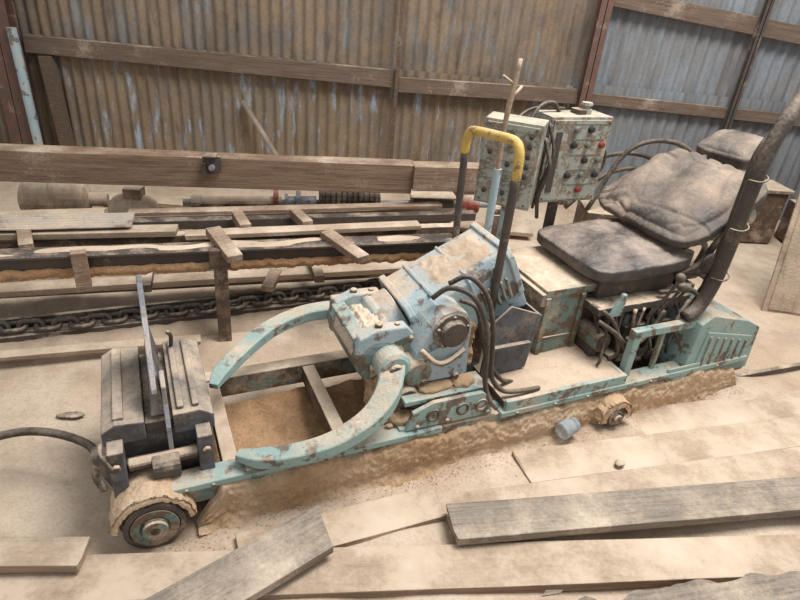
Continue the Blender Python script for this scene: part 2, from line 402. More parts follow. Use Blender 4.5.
def fn(a,c):
    u=.90+.32*a; w=.28+.10*c+.10*a*c; v=.145+nz3(u,2,w,.035,.014,.005)+(.06 if (a<.05 or a>.95 or c>.95 or c<.04) else 0)
    return (u,v,w)
p.patch(fn,90,60,CRUSTP)
for i in range(24):
    s=random.uniform(.004,.011); p.blob((.78+random.random()*.45,random.uniform(-.01,.10),.185+random.random()*.015),(s*1.5,s,s*.6),random.choice([CRUSTP,PALE]),.3,30,2)
for c,r in (((1.00,.045,.298),(.07,.03,.018)),((1.11,.05,.298),(.05,.035,.020)),((.885,.03,.20),(.06,.04,.025)),((1.16,.10,.21),(.07,.05,.03))):
    p.blob(c,r,CRUSTP,.2,20,4)
p.obj("sawdust_cake",CAR,0,label="tan caked sawdust stuck to the pivot housing")
y=B()
yp=[(.71,.44),(.725,.50),(.79,.528),(.90,.525),(.93,.49),(.84,.46),(.78,.42)]
y.prism(yp,.12,.17,LBLUE); y.prism(yp,.38,.43,LBLUE)
y.box((.715,.15,.455),(.765,.40,.500),TEAL,(0,rad(-20),0))
for v in (.145,.405): y.cyl((.80,v,.52),(.80,v,.542),.015,RUST,seg=6); y.cyl((.87,v,.515),(.87,v,.534),.012,RUST,seg=6)
y.obj("yoke",CAR,.006,label="heavy pale teal yoke casting over the pivot")
# hood
hd=B()
def hp(t,v,d):
    u=.86+t*.47; w=.50+t*.235
    return (u+d*.45,v,w-d*.9)
def hsec(t,dn,o=0,v0=.18,v1=.47):
    vm=(v0+v1)/2; hw=(v1-v0)/2+o
    P=[(-1,.060),(-.97,.022),(-.80,-.010),(.80,-.010),(.97,.022),(1,.060)]
    return [hp(t,vm+hw*x,z-o) for x,z in P]+[hp(t,vm+hw,dn),hp(t,vm-hw,dn)]
hd.loft(hsec(.14,.17),hsec(1,.26),LBLUE)
for t0,t1,o in ((.14,.19,.012),(.34,.37,.008),(.95,1.0,.012),(.62,.645,.006)):
    hd.loft(hsec(t0,.18,o),hsec(t1,.18,o),LBLUE)
for i in range(5):
    t=.68+i*.05
    hd.loft([hp(t,.166,.08),hp(t,.182,.08),hp(t,.182,.18),hp(t,.166,.18)],[hp(t+.022,.166,.08),hp(t+.022,.182,.08),hp(t+.022,.182,.18),hp(t+.022,.166,.18)],TEALD)
hd.lathe(hp(-.10,.325,.095),Vector((.47,0,.235)),[(0,.07),(.008,.11),(.02,.122),(.03,.132),(.05,.132),(.055,.122),(.12,.122)],LBLUE,40)
HOOD=hd.obj("motor_hood",CAR,.005,label="boxy sloping pale blue-green motor hood with sawdust on top")
q=B()
def fn(a,c):
    t=.385+.56*a; x=-1+2*c; e=min(1,min(a,1-a)*7)*min(1,min(c,1-c)*5)
    v=.325+.112*x; dd=-.006
    hgt=e*(.010+.014*NZ(t*5,v*9,3)+.006*NZ(t*16,v*30,8)+.002*NZ(t*40,v*80,8))
    return hp(t,v,dd-hgt)
q.patch(fn,70,44,PALE)
q.obj("sawdust_layer",HOOD,0)
mcy=B()
mcy.cyl((1.14,.30,.40),(1.34,.30,.50),.09,TEALD); mcy.cyl((1.12,.30,.39),(1.14,.30,.40),.10,DARK)
mcy.box((1.12,.22,.17),(1.30,.42,.40),TEALD)
mcy.obj("motor",CAR,.004)
bh=B()
bh.prism([(.90,.32),(.92,.44),(.97,.54),(1.01,.585),(1.06,.597),(1.10,.58),(1.13,.53),(1.13,.44),(1.14,.30),(1.10,.28),(.92,.28)],.07,.19,LBLUE)
bh.prism([(.93,.32),(.95,.43),(1.00,.46),(1.09,.46),(1.10,.32)],.055,.07,LBLUE)
bh.lathe((1.045,.075,.515),(0,-1,0),[(0,.070),(.016,.070),(.020,.052),(.04,.048),(.043,.02),(.043,0)],DARK,28)
for i in range(5):
    an=i*1.257+.3; bh.cyl((1.045+.060*math.cos(an),.06,.515+.060*math.sin(an)),(1.045+.060*math.cos(an),.05,.515+.060*math.sin(an)),.007,RUST,seg=6)
for uu,ww in ((.95,.33),(1.08,.33),(.97,.42),(1.08,.42)): bh.cyl((uu,.058,ww),(uu,.040,ww),.012,RUST,seg=6)
bh.tube([(.93,.06,.46),(.98,.035,.415),(1.03,.035,.41),(1.10,.05,.44)],.010,RUST)
bh.obj("bearing_housing",CAR,.005,label="light blue bearing housing with a round dark cap")
bp=B()
bp.box((.84,-.02,.17),(1.22,.09,.19),TEAL)
bp.prism([(.86,.185),(.88,.26),(.96,.29),(1.16,.29),(1.20,.26),(1.21,.185)],-.03,-.012,TEAL)
bp.box((.86,.0,.27),(1.20,.10,.29),TEAL)
for uu in (.96,1.08,1.16): bp.lathe((uu,-.028,.235),(0,-1,0),[(0,.027),(.008,.027),(.008,.018),(.0,.017),(.0,0)],DARK,18)
for uu in (.90,1.02,1.19): bp.cyl((uu,-.03,.20),(uu,-.042,.20),.009,RUST,seg=6)
bp.obj("mounting_bracket",CAR,.003,label="teal bracket plate with round holes")
hr=B()
hr.tube([(1.25,.46,.60),(1.24,.46,.85),(1.235,.46,1.04)],.014,DARK,sub=4)
hr.tube([(1.27,.17,.52),(1.27,.165,.85),(1.27,.165,1.03)],.016,DARK,sub=4)
hr.tube([(1.235,.46,1.03),(1.235,.46,1.08),(1.238,.44,1.115),(1.24,.40,1.125),(1.255,.30,1.135),(1.268,.21,1.14),(1.27,.175,1.12),(1.27,.165,1.07),(1.27,.165,1.02)],.017,YEL,sub=5)
hr.obj("handrail",CAR,0,label="inverted U handrail with yellow top and dark legs")
hs=[[(1.0,.15,.61),(1.04,.11,.665),(1.10,.05,.655),(1.15,.02,.56),(1.165,.0,.44),(1.17,-.01,.33),(1.19,-.03,.25),(1.23,-.03,.20)],
    [(1.06,.15,.66),(1.11,.11,.70),(1.17,.07,.64),(1.20,.04,.52),(1.21,.03,.40),(1.22,.02,.31),(1.27,.0,.25),(1.35,-.01,.24),(1.44,.0,.225)],
    [(1.12,.16,.58),(1.17,.12,.56),(1.20,.10,.46),(1.23,.08,.35),(1.29,.06,.26),(1.36,.07,.22)]]
for pth in hs:
    x=B(); x.tube(pth,.0095,BLACK,10,8); x.obj("hydraulic_hose",CAR,0)
x=B(); x.prism([(1.24,.23),(1.25,.47),(1.33,.54),(1.46,.49),(1.43,.24),(1.32,.22)],.12,.13,DARKB)
x.box((1.25,.10,.36),(1.44,.12,.375),DARKB); x.prism([(1.46,.49),(1.43,.24),(1.45,.24),(1.48,.48)],.12,.30,DARKB); x.obj("guard_plate",CAR,.002,label="dark blue-grey sheet metal guard plate standing upright")
x=B(); x.box((1.27,-.03,.195),(1.86,.50,.215),RUST); x.box((1.27,-.04,.165),(1.86,-.02,.225),TEAL); x.box((1.845,-.03,.17),(1.865,.3,.22),TEAL); x.obj("step_plate",CAR,.003,label="flat dusty step plate with teal edge")
q=B()
def fn(a,c):
    u=1.28+.565*a; v=-.018+.50*c; e=min(1,min(a,1-a)*9)*min(1,min(c,1-c)*8)
    return (u,v,.2165+e*(.006+.010*NZ(u*6,v*6,1)+.002*NZ(u*30,v*30,4)+.02*c))
q.patch(fn,50,44,PALE); q.obj("sawdust_layer",CAR,0)
# seat base
sb=B()
sb.box((1.55,.22,.20),(1.59,.60,.50),TEALD); sb.box((1.55,.52,.18),(2.25,.60,.52),TEALD)
sb.box((1.55,.20,.50),(1.90,.60,.535),TEALD); sb.box((1.55,.205,.20),(1.76,.225,.50),TEALD)
sb.box((1.53,.20,.46),(1.555,.60,.52),RUST)
for u in (1.565,1.745): sb.box((u-.012,.195,.20),(u+.012,.206,.50),TEALD)
sb.box((1.58,.198,.30),(1.72,.206,.31),RUST)
sb.box((1.88,.10,.18),(2.25,.50,.22),TEALD)
sb.box((1.76,.24,.22),(2.22,.46,.40),RUST); sb.box((1.80,.30,.40),(2.2,.56,.54),DARK)
sb.box((2.24,.12,.20),(2.34,.30,.42),RUST)
for u in (1.90,2.24): sb.box((u-.018,.00,.17),(u+.018,.035,.40),TEAL)
sb.box((1.88,.00,.37),(2.26,.035,.405),TEAL); sb.box((1.75,.10,.44),(2.26,.50,.475),DARK)
sb.box((2.05,.01,.18),(2.07,.03,.38),TEALD)
sb.prism([(1.80,.44),(1.84,.54),(1.86,.54),(1.86,.44)],.08,.10,TEAL)
sb.cyl((1.82,.10,.30),(1.82,.24,.30),.045,TEALD); sb.cyl((1.82,.09,.30),(1.82,.10,.30),.03,DARK)
sb.box((1.78,.12,.215),(1.86,.22,.28),DARK)
SB=sb.obj("seat_base",CAR,.004,label="open teal metal box under the seat with pipes inside")
for i in range(20):
    x=B(); u=1.78+i*.024+random.uniform(-.006,.006); v=.06+random.random()*.14
    x.tube([(u,v,.19+random.random()*.04),(u+random.uniform(-.03,.03),v-.015,.26),(u+random.uniform(-.04,.04),v+.01,.35),(u+random.uniform(-.03,.03),v+.03,.45)],.006+random.random()*.006,random.choice([RUST,BLACK,TEALD,BLACK,RUST,DARK]),8,6)
    x.obj("pipe",SB,0)
for pth in ([(1.76,.10,.42),(1.82,.05,.38),(1.92,.05,.30),(2.02,.06,.33),(2.10,.08,.43)],[(2.08,.12,.50),(2.2,.07,.52),(2.32,.10,.44),(2.36,.15,.36)],[(1.74,.14,.48),(1.80,.08,.44),(1.86,.05,.34),(1.94,.05,.24),(2.02,.06,.21)]):
    x=B(); x.tube(pth,.010,BLACK,8,8); x.obj("hydraulic_hose",SB,0)
for u in (1.93,2.0,2.07,2.14):
    vb=B(); vb.box((u,.10,.22),(u+.05,.2,.36),DARK); vb.cyl((u+.022,.13,.36),(u+.022,.13,.41),.014,SILV,seg=10); vb.cyl((u+.025,.10,.30),(u+.025,.085,.30),.016,RUST,seg=10); vb.obj("valve_block",SB,.003)
def lever(u,v,w,u2,v2,w2):
    x=B(); x.tube([(u,v,w),((u+u2)/2+.004,(v+v2)/2,(w+w2)/2),(u2,v2,w2)],.007,DARK,8,4); x.blob((u2,v2,w2+.012),(.020,.020,.021),BLACK,.02,4,3); x.obj("lever",SB,0)
lever(1.98,.06,.42,2.01,-.01,.63); lever(2.06,.08,.42,2.09,.03,.56); lever(2.14,.10,.42,2.16,.06,.53)
rf=B()
rf.prism([(2.20,.10),(2.22,.40),(2.28,.435),(2.52,.375),(2.62,.325),(2.64,.10)],-.03,.30,TEAL)
rf.prism([(2.26,.15),(2.27,.36),(2.58,.29),(2.60,.15)],-.036,-.028,TEAL)
for i in range(6): rf.prism([(2.29+i*.05,.17),(2.29+i*.05,.335-i*.012),(2.302+i*.05,.335-i*.012),(2.302+i*.05,.17)],-.042,-.034,TEALD)
rf.box((2.10,-.04,.12),(2.30,-.03,.20),TEAL)
rf.obj("rear_fender",CAR,.006,label="teal sheet metal box with louvres at the carriage end")
x=B(); x.box((2.32,.34,.10),(2.60,.60,.36),DARK); x.cyl((2.30,.40,.42),(2.62,.40,.42),.055,RUST); x.cyl((2.46,.34,.36),(2.46,.34,.56),.03,DARK)
x.box((2.40,.50,.36),(2.56,.62,.60),RUST); x.tube([(2.34,.36,.5),(2.42,.30,.62),(2.54,.32,.58),(2.60,.38,.44)],.015,BLACK,8,6); x.tube([(2.30,.45,.3),(2.36,.25,.5),(2.50,.22,.46),(2.58,.3,.3)],.018,BLACK,8,6)
x.obj("pump",CAR,.004,label="dark rusty pump with hoses behind the seat")
rb=B()
rb.tube([(2.16,.02,.42),(2.22,.02,.46),(2.26,.02,.58),(2.27,.02,.75),(2.27,.02,.95),(2.28,.02,1.12),(2.34,.03,1.26),(2.46,.05,1.38),(2.6,.06,1.42)],.029,BLACK,14,6)
rb.tube([(2.25,.09,.38),(2.31,.09,.48),(2.33,.09,.70),(2.33,.09,.95),(2.35,.10,1.10),(2.43,.10,1.22),(2.56,.10,1.32)],.018,BLACK,12,6)
for w in (.6,.82,1.02): rb.tube([(2.23,.02,w),(2.26,-.014,w),(2.31,.0,w+.01),(2.36,.09,w+.02)],.004,DARK,8,4)
rb.obj("roll_bar",CAR,0,label="thick black rubber wrapped bar curving up beside the seat")
# seat
def cushion(name,parent,lo,hi,m,M=None,crown=.03,seam=True,n=22,fold=.004,lab=None,ex=7,crease=0,sag=0,fine=0):
    t=bmesh.new(); bmesh.ops.create_cube(t,size=2); bmesh.ops.subdivide_edges(t,edges=t.edges[:],cuts=n,use_grid_fill=True)
    c=(Vector(lo)+Vector(hi))/2; hs_=(Vector(hi)-Vector(lo))/2
    for v in t.verts:
        p=v.co.copy()
        q=p/max((abs(p.x)**ex+abs(p.y)**ex+abs(p.z)**ex)**(1/ex),1e-6)
        e=(1-min(1,abs(p.x))**4)*(1-min(1,abs(p.y))**4)
        z=q.z*hs_.z+(crown*e if p.z>0 else 0)
        if seam and p.z>0:
            dx=min(abs(abs(p.x)-.62),abs(abs(p.y)-.68)); z-=.008*math.exp(-(dx/.05)**2)*min(1,e*4)
        if crease and p.z>-.3:
            wx=NZ(p.x,p.y,c.x,.9)*.7
            for (fx,fy,o_,k_) in ((.7,1.9,0,1),(1.3,.8,5,.6),(1.0,3.0,8,.4)):
                r_=NZ(p.x*fx+wx+o_,p.y*fy+wx,c.x)
                z-=crease*k_*max(0,1-abs(r_)/.17)**2
        if sag: z-=sag*max(0,abs(p.y)-.5)**2*2
        if fine: z+=fine*NZ(p.x*4,p.y*7,c.x)
        x=q.x*hs_.x; y=q.y*hs_.y
        dd=NZ(x,y,z+c.x,6)*fold*1.6
        v.co=Vector((x,y,z))+p.normalized()*dd
    b=B(); b.mi(m); mp=[b.bm.verts.new(v.co) for v in t.verts]
    for f in t.faces:
        g=b.bm.faces.new([mp[v.index] for v in f.verts]); g.smooth=True
    t.free()
    o=b.obj(name,parent,0); o.location=c
    if M: o.rotation_euler=M
    if lab: o["label"]=lab
    return o
SEAT=empty("operator_seat",(0,0,0),0,CAR); SEAT["label"]="worn black vinyl operator seat covered in dust"
cushion("seat_cushion",SEAT,(1.74,.13,.565),(2.28,.63,.638),VINYL,(0,rad(-2),0),.016,True,34,.004,None,6,.004)
cushion("backrest",SEAT,(2.11,.11,.785),(2.62,.74,.850),CANVAS,(0,rad(-31),0),.030,False,60,.008,"reclined backrest in a creased dusty black cover",5,.014,.02,.003)
cushion("headrest",SEAT,(2.72,.42,.93),(2.96,.72,1.01),CANVAS,(0,rad(-20),rad(8)),.015,False,24,.004,None,5,.004)
x=B(); x.box((1.80,.18,.475),(2.22,.60,.570),DARK); x.tube([(2.2,.16,.54),(2.30,.14,.60),(2.36,.14,.70),(2.5,.15,.82)],.016,DARK,8,6); x.tube([(2.2,.64,.54),(2.30,.66,.60),(2.36,.68,.70),(2.5,.68,.84),(2.8,.6,.94)],.016,DARK,8,6)
x.blob((2.30,.10,.62),(.05,.015,.05),BLACK,.05,4,3)
x.obj("seat_bracket",SEAT,.003)
CON=empty("control_console",(0,0,0),0,CAR); CON["label"]="two grimy grey control boxes with rows of push buttons"
def cbox(u0,u1,v0,v1,w0,w1,rz,ry,name,cols,rows,knobmats,lab,sz=.013,rx=0,xoff=0):
    c=Vector(((u0+u1)/2,(v0+v1)/2,(w0+w1)/2)); hx,hy,hz=(u1-u0)/2,(v1-v0)/2,(w1-w0)/2
    b=B(); b.box((-hx,-hy,-hz),(hx,hy,hz),GREY); b.box((-hx+.012,-hy-.008,-hz+.012),(hx-.012,-hy,hz-.012),GREY)
    b.box((-hx-.008,-hy+.02,hz*.4),(-hx,-hy+.05,hz*.6),DARK)
    for sx in (-1,1):
        for sz_ in (-1,1): b.cyl((sx*(hx-.022),-hy-.008,sz_*(hz-.022)),(sx*(hx-.022),-hy-.011,sz_*(hz-.022)),.005,DARK,seg=8)
    if xoff: b.box((-hx+.03,-hy-.011,-hz+.05),(-hx+.062,-hy-.008,hz-.06),DARK)
    for r_ in range(rows):
        zz=hz-.05-(2*hz-.11)*(r_/(max(rows-1,1)))
        b.box((-hx+.03+xoff,-hy-.0095,zz+sz*1.5),(hx-.03,-hy-.008,zz+sz*1.9),WBt)
    o=b.obj(name,CON,.003,c,(rx,ry,rz),label=lab)
    protos={}; k=0
    for r_ in range(rows):
        for q in range(cols):
            mm=knobmats[k%len(knobmats)]; k+=1
            if mm is None: continue
            if mm not in protos:
                z=B(); z.lathe((0,0,0),(0,-1,0),[(0,sz*1.25),(.004,sz*1.25),(.005,sz),(.016,sz*.9),(.018,0)],mm,14)
                z0=z.obj("push_button",o,0); protos[mm]=z0
            else:
                z0=protos[mm].copy(); COL.objects.link(z0); z0.parent=o
            z0.location=(-hx+.04+xoff+(2*hx-.08-xoff)*(q/(max(cols-1,1))), -hy-.008, hz-.05-(2*hz-.11)*(r_/(max(rows-1,1))))
    return o
RB=plain("red_button_plastic",(146,72,62)); BB=plain("black_button_plastic",(66,60,56)); WBt=plain("grey_button_plastic",(130,123,110))
cbox(1.74,2.06,.62,.76,.74,1.12,rad(-2),0,"control_box",3,5,[WBt,BB,None, BB,WBt,RB, None,BB,WBt, BB,WBt,BB, None,RB,None],"grimy grey control box with red and black buttons",.013,0,.09)
cbox(1.46,1.70,.58,.72,.75,1.11,rad(-44),0,"control_box",3,7,[WBt,BB,BB,None,WBt,BB,BB,None,BB,WBt,BB,BB,None,WBt,BB,None,WBt],"grimy grey control box with small dark switches",.008)
x=B(); x.lathe((1.96,.69,1.12),(0,0,1),[(0,.026),(.02,.026),(.022,.016),(.035,.016),(.037,.026),(.048,.024),(.052,0)],GREY,18); x.box((1.90,.66,1.12),(1.94,.72,1.14),DARK); x.obj("stop_button",CON,0,label="dusty mushroom button on top of the box")
x=B(); x.box((1.62,.70,.70),(1.80,.74,.80),DARK); x.cyl((1.62,.68,.18),(1.62,.68,.80),.02,LBLUE); x.cyl((1.9,.70,.50),(1.9,.70,.76),.025,DARK); x.box((1.66,.66,.80),(1.745,.74,1.08),DARK); x.obj("console_stand",CON,.002)
for pts,r_ in (([(1.66,.68,1.08),(1.72,.70,1.15),(1.80,.72,1.16),(1.84,.72,1.12)],.008),([(1.60,.70,1.09),(1.68,.72,1.13),(1.76,.72,1.14),(1.88,.74,1.13)],.007),([(2.06,.72,.95),(2.15,.74,.96),(2.2,.76,.85),(2.1,.78,.7)],.01),([(1.70,.60,1.04),(1.715,.55,.92),(1.70,.57,.80),(1.74,.60,.68)],.009),([(1.72,.62,1.10),(1.735,.57,.98),(1.71,.58,.86),(1.72,.62,.72)],.007)):
    x=B(); x.tube(pts,r_,BLACK,8,6); x.obj("cable",CON,0)
x=B(); x.tube([(1.42,.50,.92),(1.42,.50,1.15),(1.44,.50,1.36)],.011,WL,8,6,rr=[1,.8,1.1,.7]); x.tube([(1.43,.50,1.27),(1.37,.49,1.30)],.006,WL,8,0); x.tube([(1.43,.50,1.22),(1.48,.52,1.26)],.006,WL,8,0); x.cyl((1.42,.50,.2),(1.42,.50,.95),.016,LBLUE)
x.obj("upright_stick",CAR,0,label="pale wooden stick tied upright to a blue pipe")
x=B(); x.tube([(-1.0,.45,.02),(-.62,.42,.10),(-.35,.38,.17),(-.16,.26,.17),(-.10,.14,.12),(-.06,.08,.10)],.014,BLACK,10,8); x.obj("supply_hose",CAR,0,label="thick black hose running off the carriage end")
# crust clinging to the rail side (part of the carriage)
b=B()
def fn(a,c):
    u=.14+2.47*a; lump=.6+.9*NZ(u*3.1,0,9)
    n=NZ(u*14,c*3,2)*.009+NZ(u*42,c*9,5)*.007+NZ(u*100,c*22,7)*.004
    en=min(1,min(a,1-a)*30)
    w=-.02+c*(.168+.030*NZ(u*5,1,3)+.020*NZ(u*19,1,3)+.008*NZ(u*60,1,3))
    v=-.046-.008*math.sin(min(c*1.1,1)*math.pi)*(.6+lump*.6)+.03*max(0,c-.9)*9-.035*max(0,1-c/.30)**2
    return (u,v-n*min(1,(1-c)*6),max(-.03,w*en+n*.5))
b.patch(fn,760,30,CRUSTP); b.obj("sawdust_crust",CAR,0,kind="stuff",label="powdery caked sawdust clinging to the carriage rail")
b=B()
def fn(a,c):
    u=.05+2.5*a; v=.035+.43*c; n=NZ(u*6,v*6,2)*.03+NZ(u*20,v*20,5)*.012+NZ(u*55,v*55,5)*.004
    return (u,v,.012+n+.05*(abs(c-.5)*2)**3)
b.patch(fn,180,40,CRUST); b.obj("sawdust_heap",CAR,0,kind="stuff",label="loose brown sawdust lying inside the carriage frame")
b=B(); k=b.mi(PALE); k2=b.mi(CRUSTP)
for i in range(2200):
    u=random.uniform(0,2.6); v=-.065-min(.16,abs(random.gauss(0,.05))); s=random.uniform(.0012,.0045)
    a_=rad(26); X=-.72+u*math.cos(a_)-v*math.sin(a_); Y=1.25+u*math.sin(a_)+v*math.cos(a_)
    c=Vector((u,v,gh(X,Y)+s*.4)); vv=[b.bm.verts.new(c+Vector((random.uniform(-1,1),random.uniform(-1,1),random.uniform(-.6,1)))*s) for _ in range(4)]
    for f in ((0,1,2),(0,2,3),(0,3,1),(1,3,2)):
        q=b.bm.faces.new([vv[w] for w in f]); q.material_index=random.choice((k,k2))
b.obj("sawdust_crumbs",CAR,0,kind="stuff",label="loose crumbs of sawdust fallen from the rail")
# ---------------------------------------------------------------- loose boards
plank("board",(.235,1.335),(2.25,1.765),.145,.032,WG,.034,.038,"weathered grey board lying over sawdust covered planks",chip=1)
plank("board",(-.66,.80),(-.165,1.255),.16,.03,WG,.050,.054,"short brown-grey board lying diagonally on top of other planks",cut=.3)
plank("board",(-1.7,1.00),(-.84,1.10),.10,.03,WL,.035,.035,"short dusty board end beside the carriage wheel")
plank("board",(-1.6,.93),(2.4,1.52),.155,.035,WF,-.012,-.012,"long sawdust covered plank",seg=60)
plank("board",(.62,1.00),(1.9,1.31),.20,.03,WG,.030,.035,"rough slab of bark-edged wood",chip=12,rough=.004,seg=60)
plank("board",(-1.5,.75),(2.4,1.29),.16,.035,WF,-.018,-.018,"long pale plank covered in sawdust",seg=60)
sl=.30
def fp(xa,xb,yc,w,z,m=WF):
    plank("board",(xa,yc+sl*(xa-1)),(xb,yc+sl*(xb-1)),w,.03,m,z,z,"sawdust covered plank laid flat beside the carriage rail",seg=50,group="planks laid beside the carriage")
fp(.22,3.1,1.640,.17,-.022); fp(.52,3.1,1.815,.17,-.021); fp(1.05,3.3,1.99,.17,-.023)
plank("board",(-.42,1.18),(.20,1.46),.14,.03,WF,-.014,-.012,"dusty plank beside the carriage rail")
b=B(); b.box((0,-.012,0),(1.9,.012,.02),DARK); b.obj("steel_rail",None,.003,(1.22,2.24,.0),(0,0,rad(22)),label="thin dark steel rail strip lying on the ground",category="rail")
b=B(); b.lathe((0,0,0),(1,.3,.1),[(0,.030),(.004,.036),(.05,.036),(.06,.030),(.065,.030),(.067,.033),(.08,.033),(.082,.028)],plain("clear_glass",(222,226,226),.15,0,.6),24)
b.obj("glass_jar",None,0,(.69,1.84,.050),(0,0,rad(20)),label="small clear glass jar lying in the sawdust",category="jar")
b=B(); b.blob((0,0,0),(.05,.018,.01),DARK,.3,9,3); b.obj("bark_chip",None,0,(-1.22,1.72,.0),(0,0,.2),label="dark flat bark chip on the dusty ground",category="bark chip")
b=B(); b.blob((0,0,0),(.02,.015,.012),RUST,.3,24,3); b.obj("bark_chip",None,0,(.90,1.72,.025),(0,0,.2),label="small rusty lump resting on the planks",category="bark chip")
for (x,y,rz) in ((-1.5,1.55,.3),(-1.0,2.0,-.2),(.5,1.12,.2),(-.9,1.38,1.0)):
    b=B(); b.prism([(0,0),(.06,.004),(.075,.014),(.02,.018)],0,.006,WG,'w'); b.obj("wood_sliver",None,.001,(x,y,gh(x,y)+.002 if y>1.3 else .026),(0,0,rz),label="small splinter of wood lying in sawdust",category="splinter")

# ---------------------------------------------------------------- conveyor behind
CVA=math.atan2(.62,1.82)
CV=empty("log_conveyor",(-1.65,2.13,0),CVA,label="dusty steel log conveyor with dark rails, timber blocks and posts",category="conveyor")
L=2.0
b=B(); b.box((-1.3,-.02,.37),(L,.035,.44),CHAINM); b.box((-1.3,-.045,.44),(L,.06,.452),CHAINM); b.obj("rail",CV,.003,label="long dark steel channel rail")
b=B()
def fn(a,c):
    u=-1.3+(L+1.3)*a; k=NZ(u*20,0,0)*.012+NZ(u*60,c,3)*.008
    return (u,-.024-.010*math.sin(c*math.pi)+k*.4,.388-.045*c+k*(1 if c>.1 else .5))
b.patch(fn,340,6,CRUST); b.obj("sawdust_crust",CV,0)
def fn2(a,c):
    u=-1.3+(L+1.3)*a; v=-.03+.085*c; return (u,v,.448+min(1,min(c,1-c)*6)*max(0,.004+.016*NZ(u*5,v*20,2)))
b=B(); b.patch(fn2,300,6,PALE); b.obj("sawdust_layer",CV,0)
def cpost(x,y):
    b=B(); b.box((x-.03,y-.03,-.02),(x+.03,y+.03,.40),RUST); b.box((x-.045,y-.035,.38),(x+.045,y+.0,.47),WD); b.obj("post",CV,.004)
cpost(.86,-.05); cpost(-.45,-.05)
def tb(x,y,z,rx,rz,l=.13,w=.035,t=.035,m=WB):
    b=B(); b.box((-w,-l,0),(w,l,t),m); b.obj("timber_block",CV,.004,(x,y,z),(rad(rx),0,rad(rz)))
tb(.88,-.02,.455,8,20); tb(1.42,-.06,.44,6,28,.14)
b=B(); b.box((-.03,-.02,-.12),(.03,.02,.04),WB); b.obj("timber_block",CV,.004,(.30,-.06,.44),(0,0,rad(8)))
tb(.98,.50,.34,0,10,.10,.03,.05); tb(1.30,.52,.34,0,14,.10,.03,.05); tb(1.1,.12,.19,4,-20,.09,.03,.03); tb(.0,.34,.36,3,15,.09,.03,.03)
for lo,hi,m in (((-1.3,.40,.30),(2.2,.46,.34),RUST),((-1.3,.20,.14),(2.2,.24,.18),RUST),((-1.3,.62,.28),(2.4,.68,.33),CHAINM),((-1.3,.28,.27),(2.2,.31,.33),CHAINM),((-1.3,.76,.24),(2.4,.80,.30),RUST)):
    b=B(); b.box(lo,hi,m); b.obj("side_rail",CV,.003)
for u in (-1.1,-.3,.5,1.3,1.95):
    b=B(); b.box((u,.03,.22),(u+.05,.80,.26),RUST); b.obj("cross_member",CV,.003)
CH=empty("drive_chain",(-.10,.02,0),rad(5.5),CV); CH["label"]="heavy rusty steel chain"
def link():
    b=B(); pts=[]
    for i in range(16):
        a=2*math.pi*i/16; x=math.cos(a); y=math.sin(a); pts.append(Vector((x*.026+(.022 if x>0.01 else -.022 if x<-.01 else 0),y*.026,0)))
    n=len(pts); vs=[];fs=[];seg=8
    for i in range(n):
        t=(pts[(i+1)%n]-pts[i-1]).normalized(); nn=Vector((0,0,1)); bb=t.cross(nn)
        for q in range(seg):
            a=2*math.pi*q/seg; vs.append(pts[i]+(nn*math.cos(a)+bb*math.sin(a))*.0115)
    for i in range(n):
        for q in range(seg): fs.append((i*seg+q,i*seg+(q+1)%seg,((i+1)%n)*seg+(q+1)%seg,((i+1)%n)*seg+q))
    b.add(vs,fs,CHAINM,True); return b.obj("chain_link",CH,0)
l0=link()
for i in range(40):
    o=l0 if i==0 else l0.copy()
    if i: COL.objects.link(o); o.parent=CH
    u=-.75+i*.068
    o.location=(u,.01*math.sin(i*.7),.11-.035*math.sin((u+.7)/2.7*math.pi)); o.rotation_euler=(rad(78) if i%2 else rad(12),0,random.uniform(-.1,.1))
b=B(); b.box((-.8,-.03,.0),(2.0,.04,.055),DARK); b.box((-.8,.05,.0),(2.0,.07,.10),DARK); b.obj("chain_trough",CV,.003,(-.10,.02,0),(0,0,rad(5.5)))
def fn(a,c):
    u=-.9+2.9*a; v=-.16+.20*c; e=math.sin(c*math.pi)**.6
    return (u,v,-.015+e*(.050+.02*NZ(u*4,v*4,1)+.008*NZ(u*18,v*18,6)))
b=B(); b.patch(fn,260,20,GROUND); b.obj("sawdust_drift",CV,0,(-.10,.05,0),(0,0,rad(5.5)),kind="stuff")
def fn(a,c):
    u=-1.2+3.3*a; v=.10+.60*c; e=math.sin(c*math.pi)**.6
    return (u,v,-.015+e*(.13+.03*NZ(u*3,v*3,4)+.010*NZ(u*15,v*15,6)))
b=B(); b.patch(fn,200,30,GROUND); b.obj("sawdust_drift",CV,0,kind="stuff")
plank("timber_beam",(-3.0,2.95),(0.0,3.54),.13,.175,WT,.415,.42,"massive weathered timber beam lying across the conveyor frames","timber beam",seg=50,rough=.004)
plank("timber_beam",(.005,3.50),(.55,3.61),.12,.15,WB,.45,.46,"lighter brown end piece of timber butted to the big beam","timber beam")
b=B(); b.box((-.05,-.01,0),(.05,.0,.09),DARK); b.box((-.03,-.05,.09),(.03,.03,.10),DARK); b.cyl((0,-.012,.03),(0,-.03,.03),.018,SILV,seg=10); b.box((-.055,-.02,-.02),(-.03,0,.05),DARK)
b.obj("steel_bracket",None,.002,(-1.13,3.235,.52),(0,0,rad(11)),label="dark steel hinge bracket bolted on the big timber beam",category="bracket")
def cw(u,v):
    return (-1.65+u*math.cos(CVA)-v*math.sin(CVA),2.13+u*math.sin(CVA)+v*math.cos(CVA))
plank("board",cw(-.8,.46),cw(.66,.42),.10,.03,WL,.345,.345,"dusty board lying on the conveyor frame")
plank("board",cw(.70,.36),cw(1.95,.40),.08,.025,WL,.345,.345,"long pale board on the conveyor frame")
